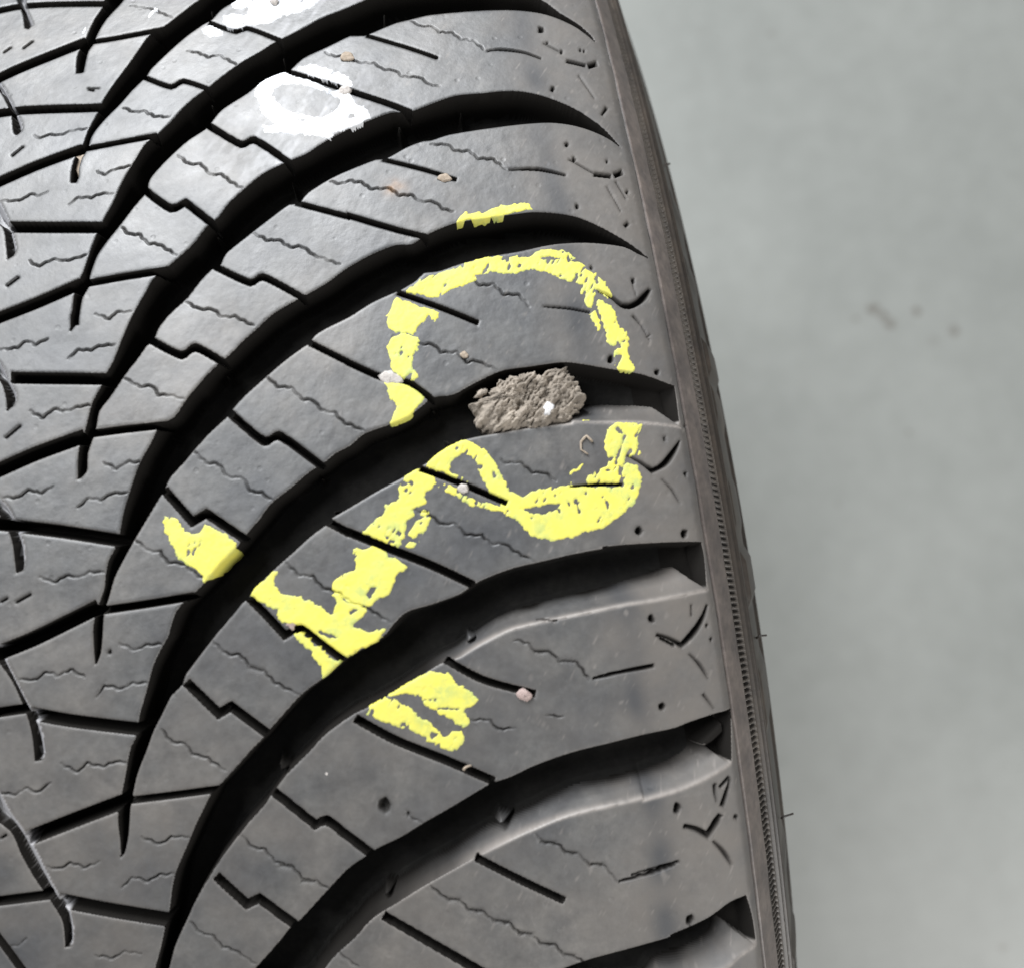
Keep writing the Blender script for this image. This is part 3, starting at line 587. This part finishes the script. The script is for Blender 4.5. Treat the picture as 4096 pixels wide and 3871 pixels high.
for a, b, c in (('H 480,948', 'H 505,938', 'H 541,930'), ('K 1300,625', 'K 1335,600', 'K 1408,594'), ('L 1415,505', 'L 1440,488', 'L 1530,458')):
    t0 = sil_dist(T(a)[0]); pts = [at_depth(T(s)[0], t0) for s in (a, b, c)]
    tube('moulding_whisker', [p + OFF for p in pts], .00022, M_SIDE, tyre, 8, .8)

# ------------------------------------------------------------------ paint strokes: thin raised films lying on the rubber
def film(name, polys, mat, label=None, holes=(), rag=.00030, thick=.00011, seed=1, dry=0.0, wall=.0011, holes_line=()):
    P = [smooth(UV(s), True, None, .0006, .2) for s in polys]; allp = np.concatenate(P); W = window(allp, .0008)
    if DG[W].size == 0: return
    s = np.full(DG[W].shape, -1.0, np.float32)
    for p in P: s = np.maximum(s, sdf(p, W)[0])
    for hs in holes: s = np.minimum(s, -sdf(smooth(UV(hs), True, None, .0006, .2), W)[0])
    for hs, wd in holes_line: s = np.minimum(s, ldist(UV(hs), W)[0] - wd * 1e-3)
    n = rag * (.75 * vnoise(.0011, .0007, .7, seed, W) + .55 * vnoise(.0004, .00026, .7, seed + 1, W) + .4 * vnoise(.0016, .0004, 1.0, seed + 2, W))
    m = s + n
    pores = np.clip(vnoise(.0035, .0018, .9, seed + 8, W) * 1.4 - .2, 0, 1) * (vnoise(.00075, .00028, .9, seed + 9, W) * .5 + .5)
    m = np.minimum(m, (.68 - pores) * .0012)
    if dry:                                # dry brush: gaps that follow the stroke, more of them near its edge
        br = .55 * vnoise(.0022, .00033, .95, seed + 3, W) + .6 * vnoise(.0008, .0008, 0, seed + 4, W)
        m = np.minimum(m, (.52 - dry * .5 - br + np.clip(s / .0015, 0, 1) * .35) * .0006)
    m = np.minimum(m, (.00008 if wall < .002 else .00016 if wall < .0032 else .0003 if wall < .004 else .0005) - SD[W]); m = np.minimum(m, (.00045 - DS[W]) * .6 + .00004)
    t = np.clip(m / .00016, -1, 1) * thick + .00002 * vnoise(.0005, .0005, 0, seed + 5, W)
    pos = POS[W] + NRM[W] * t[..., None] + OFF
    mk = (np.maximum(np.maximum(m[:-1, :-1], m[1:, 1:]), np.maximum(m[1:, :-1], m[:-1, 1:])) > -.00014)
    thin = np.clip(1 - m / .0005, 0, 1) * .7 + np.clip(.22 + .85 * vnoise(.004, .003, .3, seed + 6, W), 0, 1) * .7
    thin = np.clip(thin, 0, 1)
    o = grid_mesh(name, mk, pos, mat, tyre, {'thin': np.stack([thin] * 3 + [thin * 0 + 1], -1)})
    if label: o['label'] = label
    return o
Y_ = M_YEL
film('paint_mark', ['B 730,1275 770,1222 830,1205 870,1212 1000,1172 1090,1157 1165,1163 1175,1190 1100,1205 1000,1228 925,1248 905,1275 860,1245 800,1255'], Y_, 'short yellow dash on the edge of a groove', seed=40, wall=.003)
film('paint_mark', ['''B 455,1655 560,1582 650,1547 740,1522 820,1482 920,1460 1050,1455 1180,1450 1200,1427 1280,1415 1400,1440 1418,1468 1470,1500 1505,1545 1545,1560 1580,1590 1612,1640 1632,1680 1600,1690 1560,1655 1530,1640
 1545,1690 1620,1740 1655,1800 1680,1860 P 740,770 772,880 780,1030 815,1130 850,1205 780,1255 730,1280 700,1200 640,1160 655,1090 630,1010 580,920 555,850 548,770 520,690 480,800 430,720 385,640 440,600 375,570 345,510 350,450 300,415 330,350
 B 1330,1582 1280,1552 1150,1532 1050,1552 950,1547 855,1562 862,1590 800,1622 700,1650 640,1690 580,1680 470,1662'''], Y_, 'upper arc of the yellow ring round the lump', seed=50, dry=.05, holes_line=[('P 470,430 440,560 500,680 530,780', .28), ('P 400,180 440,240 470,330', .25), ('P 640,980 690,960 660,900', .12), ('B 1205,1466 1420,1468', .10)])
film('paint_mark', ['B 400,1682 500,1722 655,1772 645,1800 620,1830 D 590,20 550,60 500,125 460,112 400,120 355,72 358,0'], Y_, seed=60)
film('paint_mark', ['D 400,132 480,120 537,160 512,230 502,300 525,370 500,385 440,372 378,330 370,260 355,180'], Y_, seed=66)
film('paint_mark', ['D 335,355 420,372 430,400 490,410 555,462 545,510 490,592 430,635 370,640 400,560 410,530 380,500 335,400'], Y_, seed=70, wall=.003)
film('paint_mark', ['D 575,875 600,820 660,782 740,742 820,730 900,772 955,830 990,890 1020,950 1062,1022 1110,1040 1200,1005 1330,990 1400,985 1700,992 1685,900 1715,850 1775,880 1800,940 1780,1000 1750,1080 1680,1150 1600,1210 1500,1240 1400,1272 1280,1292 1190,1272 1130,1222 1090,1182 1020,1140 990,1080 940,1030 900,950 870,880 830,820 780,805 730,840 690,905 640,900'],
     Y_, 'looping yellow stroke below the lump', holes=['D 1112,1112 1180,1105 1260,1090 1350,1080 1320,1112 1240,1140 1180,1140'], seed=80, dry=.04, holes_line=[('D 1330,1130 1300,1020', .05), ('D 1430,1080 1440,1130', .08), ('D 1375,1075 1390,1100', .08), ('D 1590,1060 1620,1140', .04), ('D 950,890 960,930', .16)])
film('paint_mark', ['D 645,985 680,970 740,1000 790,1040 870,1072 980,1100 1030,1130 900,1110 800,1080 740,1045'], Y_, seed=90, dry=.15)
film('paint_mark', ['D 672,890 720,905 805,955 790,965 700,925'], Y_, seed=95, dry=.6)
film('paint_mark', ['D 1610,650 1690,612 1790,640 1775,720 1790,810 1740,812 1700,870 1650,880 1625,965 1490,978 1480,950 1500,920 1580,888 1612,840 1590,790 1590,720'], Y_, 'ragged yellow patch at the right end of the loop', seed=100, dry=.28, holes_line=[('D 1700,700 1650,850', .13), ('D 1655,660 1690,690', .2), ('D 1730,780 1700,860', .2)])
film('paint_mark', ['D 1380,975 1400,900 1460,860 1420,950'], Y_, seed=105, dry=1.0)
film('paint_mark', ['D 1560,985 1660,880 1680,960'], Y_, seed=107, dry=.8)
film('paint_mark', ['D 545,890 620,940 618,990 560,1042 570,1080 505,1120 512,1150 470,1180 440,1310 380,1342 300,1292 218,1250 262,1200 330,1130 342,1090 402,1070 420,990 460,912 510,888'], Y_, seed=110)
film('paint_mark', ['D 488,1232 520,1180 605,1158 560,1240 500,1332 440,1332 478,1285', 'D 545,1140 565,1118 590,1130 570,1158'], Y_, seed=115, dry=.3)
film('paint_mark', ['D 165,1340 240,1335 315,1318 360,1372 462,1440 402,1500 372,1590 300,1622 240,1672 150,1640 60,1612 38,1545 90,1482 170,1450 160,1385'], Y_, seed=120, holes=['D 240,1600 262,1560 300,1555 270,1600 250,1622'])
film('paint_mark', ['Y 722,862 800,780 870,718 912,700 900,790 960,862 1090,880 1200,940 1322,1002 1345,920 1302,862 1352,840 1392,900 1530,930 1555,990 1470,1082 1580,1132 1702,1108 1662,1182 1580,1240 1500,1272 1432,1312 1360,1290 1280,1222 1090,1100 1000,1062 930,1030 910,970 760,902'], Y_, 'broad yellow bar with a ragged lower edge', seed=130, wall=.0035, holes=['Y 1425,990 1470,968 1500,975 1450,1005'], holes_line=[('Y 1230,1130 1290,1160 1340,1165', .10), ('Y 1300,1190 1350,1170', .07)])
film('paint_mark', ['Y 1040,1145 1090,1130 1200,1230 1345,1340 1392,1322 1372,1400 1300,1440 1240,1472 1232,1400 1152,1262 1062,1190'], Y_, seed=140, wall=.003)
film('paint_mark', ['Y 102,300 150,292 205,330 240,382 300,420 360,412 392,352 440,360 500,400 622,490 600,580 500,682 390,772 372,712 280,652 220,602 160,500 95,372'], Y_, 'yellow patch on the block with the stepped edge', seed=150, wall=.0045)
film('paint_mark', ['F 210,352 230,325 290,345 400,292 450,272 480,230 560,205 620,190 690,200 740,250 800,290 872,350 830,390 790,402 820,480 762,502 700,442 640,420 580,390 545,345 480,318 380,330 300,352 250,395'], Y_, seed=160, holes_line=[('F 520,330 560,350 620,350', .12), ('F 640,400 760,405', .1)])
film('paint_mark', ['F 240,432 270,370 380,338 470,398 560,460 640,520 700,560 725,535 772,530 795,580 742,632 690,642 600,590 480,522 380,490 300,462'], Y_, 'yellow smear with a brushed lower edge', seed=170, dry=.16)
film('paint_mark', ['S 1620,850 1690,785 1745,800 1745,850 1700,875 1640,872'], Y_, seed=180, wall=.006)
film('paint_mark', ['Q 680,1600 720,1575 728,1590 700,1628', 'Q 970,1565 1000,1535 995,1560', 'Q 1030,1705 1065,1675 1060,1700'], Y_, seed=185, wall=.007)
Wm = M_WHITE
film('white_paint_mark', ['W 345,1035 292,922 340,832 450,752 570,722 660,745 800,790 920,840 1000,870 1085,905 1160,862 1250,880 1245,960 1330,1062 1380,1060 1440,1130 1442,1180 1300,1262 1100,1312 1010,1310 1070,1345 1040,1375 800,1342 600,1332 400,1312 380,1252 500,1240 400,1152 340,1062'],
     Wm, 'white painted ring on a tread block', holes=['W 470,912 530,860 620,838 760,842 950,902 1130,985 1120,1050 1060,1120 960,1172 850,1152 700,1122 580,1072 500,1000', 'W 1225,1165 1290,1115 1285,1160'], seed=200, holes_line=[('W 560,1110 640,1125', .05), ('W 700,1180 820,1210', .05)])
film('white_paint_mark', ['W 700,690 850,642 1000,682 1150,732 1252,805 1265,862 1160,850 1000,800 900,772 760,712'], Wm, seed=210)
film('white_paint_mark', ['W -10,155 90,140 240,150 140,90 60,85 120,-20 300,-80 700,-110 955,-20 900,52 800,112 600,162 450,222 250,256 120,285 -10,262'], Wm, 'broad white smear near the top edge', seed=220, dry=.05, holes_line=[('W 280,20 400,15', .15)])
film('white_paint_mark', ['A 1140,168 1200,145 1260,180 1262,200 1182,208'], Wm, seed=230)
film('white_paint_mark', ['A 835,105 880,45 892,52 842,108', 'A 466,192 486,158 490,178 475,196'], Wm, seed=232)

# ------------------------------------------------------------------ dried lump wedged in a groove
def surf_pt(px, h=0.0):
    uv = on_tyre(px); return xyz(uv[:, 0], uv[:, 1], h)
out_px = T('S 250,640 275,600 380,580 455,605 475,540 520,450 600,390 690,325 760,300 830,320 900,275 1000,250 1080,250 1120,290 1200,235 1310,230 1360,235 1420,200 1425,290 1470,300 1540,300 1545,375 1600,420 1635,500 1640,600 1600,690 1510,760 1500,850 1440,900 1300,925 1150,955 1000,960 850,985 700,1000 560,1020 470,1045 400,1000 330,960 280,920 300,850 250,740')
uvo = on_tyre(out_px); cen = uvo.mean(0)
NA, NR = 260, 70
aa = np.linspace(-np.pi, np.pi, NA, endpoint=False); d = uvo - cen; an = np.arctan2(d[:, 1], d[:, 0]); rr = np.hypot(d[:, 0], d[:, 1]); o_ = np.argsort(an)
rad_o = np.interp(aa, np.concatenate([an[o_] - 2*np.pi, an[o_], an[o_] + 2*np.pi]), np.tile(rr[o_], 3))
def hn(x, y, s, seed):
    tab = np.random.default_rng(seed).random((257, 257)); a = x / s + 300; b = y / s + 300; i = np.floor(a).astype(int); j = np.floor(b).astype(int); fa = a - i; fb = b - j; fa = fa*fa*(3-2*fa); fb = fb*fb*(3-2*fb); g = lambda p, q: tab[p % 257, q % 257]
    return (g(i, j)*(1-fa)*(1-fb) + g(i+1, j)*fa*(1-fb) + g(i, j+1)*(1-fa)*fb + g(i+1, j+1)*fa*fb) * 2 - 1
V = []; 
tt = np.concatenate([np.linspace(0, 1, NR), [1.0, .97, .95]]); sk = np.concatenate([np.zeros(NR), [.0015, .0035, .0058]])
Rg, Ag = np.meshgrid(tt, aa, indexing='ij'); rad_g = rad_o[None] * Rg
rad_g = rad_g * (1 + (.05 * hn(Ag * .002, Rg * 0, .0002, 5) + .04 * hn(Ag * .002, Rg * 0, .00007, 6)) * Rg)
u = cen[0] + rad_g * np.cos(Ag); v = cen[1] + rad_g * np.sin(Ag)
ca, sa = math.cos(.75), math.sin(.75); p_ = u * ca + v * sa; q_ = -u * sa + v * ca                      # crumbs lie in slanting rows
lump = .00075 * hn(p_ / 1.9, q_, .0011, 1) + .0007 * np.abs(hn(p_ / 2.4, q_, .0006, 2)) + .0003 * hn(p_ / 1.5, q_, .0003, 3) + .00018 * hn(p_, q_, .00016, 4)
hh = .0004 - .0016 * np.clip((Rg - .72) / .28, 0, 1)**2 + lump * (1 - .2 * Rg) - np.concatenate([np.zeros(NR), [.0015, .0035, .0055]])[:, None]
hh[0] = hh[0].mean()
pos = xyz(u, v, hh)
root = surf_pt(T('S 950,620'), -.006)[0]
clod = thing('dried_mud_lump', 'rough greyish brown lump wedged in the groove inside the yellow ring', 'mud lump', root)
j, i = np.meshgrid(np.arange(len(tt) - 1), np.arange(NA), indexing='ij'); j = j.ravel(); i = i.ravel(); i2 = (i + 1) % NA
F = np.stack([j * NA + i, (j + 1) * NA + i, (j + 1) * NA + i2, j * NA + i2], -1)
mesh_np('lump_body', (pos - root).reshape(-1, 3), F, M_CLOD, clod)

def grain(name, pts_px, h, rx, mat, parent=None, label=None, cat=None, group=None, thick=.45, seed=0, flat=1.0):
    """a small angular stone: outline from its real extent, domed top, buried foot; sits at height h on the tread"""
    r0 = np.random.default_rng(seed); uv = on_tyre(pts_px); c = uv.mean(0)
    me_v = []; n = 14; rings = 7; dd = uv - c; an_ = np.arctan2(dd[:, 1], dd[:, 0]); ro = np.hypot(dd[:, 0], dd[:, 1]); o2 = np.argsort(an_)
    al = np.linspace(-np.pi, np.pi, n, endpoint=False); rd = np.interp(al, np.concatenate([an_[o2] - 2*np.pi, an_[o2], an_[o2] + 2*np.pi]), np.tile(ro[o2], 3)); ht = rx * thick
    base = xyz(c[0:1], c[1:2], h)[0]; V = []
    for k in range(rings + 1):
        f = k / rings * math.pi; rr_ = math.sin(f)**.7 if 0 < k < rings else .02; z = math.cos(f) * ht
        V.append(xyz(c[0] + rd * rr_ * np.cos(al) * (1 + r0.normal(0, .12, n)), c[1] + rd * rr_ * np.sin(al) * (1 + r0.normal(0, .12, n)), h + z + r0.normal(0, ht * .08, n)))
    V = np.concatenate(V); F = [(k * n + m, (k + 1) * n + m, (k + 1) * n + (m + 1) % n, k * n + (m + 1) % n) for k in range(rings) for m in range(n)]
    org = base if parent is None else np.array(parent.location)
    o = mesh_np(name, V - org, F, mat, parent)
    if parent is None:
        o.location = base; o['label'] = label; o['category'] = cat
        if group: o['group'] = group
    return o
grain('quartz_grain', T('S 1130,760 1150,690 1200,650 1250,680 1270,740 1230,810 1170,825'), .0007, .0016, M_QUARTZ, clod, seed=3)
grain('crumb', T('S 290,560 330,510 400,460 450,440 460,480 400,530 340,560'), -.0012, .0012, M_CLOD, clod, seed=5)
def grit(s, h, rx, mat, label, seed): grain('grit_stone', T(s), h, rx, mat, None, label, 'grit', 'grit stones stuck in the tread', seed=seed)
grit('B 90,320 125,300 160,318 165,340 130,350 92,345', .0001, .0006, M_TAN, 'small tan stone in a sipe above the white ring', 11)
grit('B 640,1005 670,992 710,1003 720,1020 690,1032 655,1028', .0001, .0006, M_TAN, 'tiny tan stone at the end of the cut below the rusty stain', 12)
grit('D 305,350 330,330 400,345 440,370 435,400 380,402 310,380', -.0003, .0012, M_PALE, 'pale stone touched with yellow, stuck in the cut at the left end of the ring', 13)
grit('D 750,990 780,972 815,990 810,1015 770,1022', .0000, .0009, M_PALE, 'small whitish stone stuck in the cut crossed by the yellow loop', 14)
grit('F 1085,320 1110,293 1150,300 1175,325 1160,352 1120,350', .0000, .0012, M_PINK, 'pink stone at the end of the cut below the loop', 15)
grit('D 765,245 800,225 810,240 785,262', .0001, .0004, M_TAN, 'tan speck in the sipe just above the mud lump', 16)
grit('Y 970,1080 1000,1050 1050,1045 1070,1070 1050,1110 1030,1080 1000,1095', -.0002, .0007, M_PINK, 'pinkish crumbs stuck at the zigzag cut under the yellow bar', 17)
grit('A 440,850 480,850 490,880 460,920 445,1000 420,960', -.0012, .0009, M_TAN, 'brown sliver lying in the narrow slot at the upper left', 18)
grit('W 1120,900 1160,860 1245,865 1248,920 1200,950 1130,935', -.0001, .0010, M_PALE, 'white painted stone bridging the cut beside the white ring', 19)
grit('W 455,30 480,8 520,5 530,40 500,65 465,55', .0003, .0010, M_PALE, 'pale stone in the white smear at the top edge', 20)
grit('E 1844,764 1856,762 1862,772 1852,784', -.0001, .0002, M_PALE, 'whitish fleck on the block below the yellow bar', 21)
for k, (s, lb) in enumerate((('D 1515,735 1480,700 1450,735 1450,780 1490,805', 'curled tan fibre lying on the block beside the loop'), ('F 785,745 800,725 830,718', 'short pale thread at the edge of the lower groove'))):
    uv = UV(s); pts = xyz(uv[:, 0], uv[:, 1], .00025); c0 = pts[0]; q, _, _ = resample(uv, .0004); q = smooth(q, False)
    pts = xyz(q[:, 0], q[:, 1], .0002 + .0001 * np.sin(np.arange(len(q)) * .8)); o = tube('plant_fibre', pts - pts[0], .00022, M_TAN, None, 6, .6); o.location = pts[0]; o['label'] = lb; o['category'] = 'fibre'

# ------------------------------------------------------------------ floor
N = NT('grey_painted_floor'); n1 = N.noise(3.2, 5, .6); n2 = N.noise(38, 5, .65); n3 = N.noise(420, 3, .6)
c = N.ramp(n1, [(.3, (.212, .222, .210)), (.7, (.262, .272, .258))]); c = N.mix(.6, c, N.ramp(n2, [(.3, (.9, .9, .89)), (.7, (1.08, 1.08, 1.08))]), 'MULTIPLY'); c = N.mix(.4, c, N.ramp(n3, [(.3, (.9,) * 3), (.7, (1.1,) * 3)]), 'MULTIPLY')
def floor_pt(px): d = ray([px])[0]; return CAM + d * ((-RT - CAM[2]) / d[2])
for (x, y, r, st) in ((1694, 600, 15, .95), (1712, 612, 11, .9), (1725, 627, 13, .95), (1660, 618, 9, .6), (1778, 605, 11, .9), (1850, 642, 13, .85), (1810, 660, 14, .25), (1763, 837, 6, .6), (1625, 978, 6, .5), (1495, 65, 10, .35), (1945, 1835, 12, .35), (1360, 60, 18, .12)):
    p = floor_pt((x * 2.0635, y * 2.0635)); vd = N.n('ShaderNodeVectorMath', operation='DISTANCE'); N.l(N.tc, vd.inputs[0]); vd.inputs[1].default_value = (p[0], p[1], 0)
    rr = r * .0005; dd = N.math('ADD', N.math('DIVIDE', vd.outputs['Value'], rr), N.math('MULTIPLY', N.math('SUBTRACT', N.noise(260, 4, .6), .5), 3.2))
    f = N.ramp(dd, [(.35, (st,) * 3), (1.0, (0, 0, 0))]); c = N.mix(f, c, (.12, .11, .095))
N.l(c, N.b.inputs['Base Color']); N.b.inputs['Roughness'].default_value = .5; N.l(N.bump(n3, .2, .0005), N.b.inputs['Normal'])
me = bpy.data.meshes.new('floor'); me.from_pydata([(-4, -4, 0), (4, -4, 0), (4, 4, 0), (-4, 4, 0)], [], [(0, 1, 2, 3)]); me.materials.append(N.m)
fl = bpy.data.objects.new('floor', me); COL.objects.link(fl); fl.location = (0, 0, -RT - .0008); fl['kind'] = 'structure'
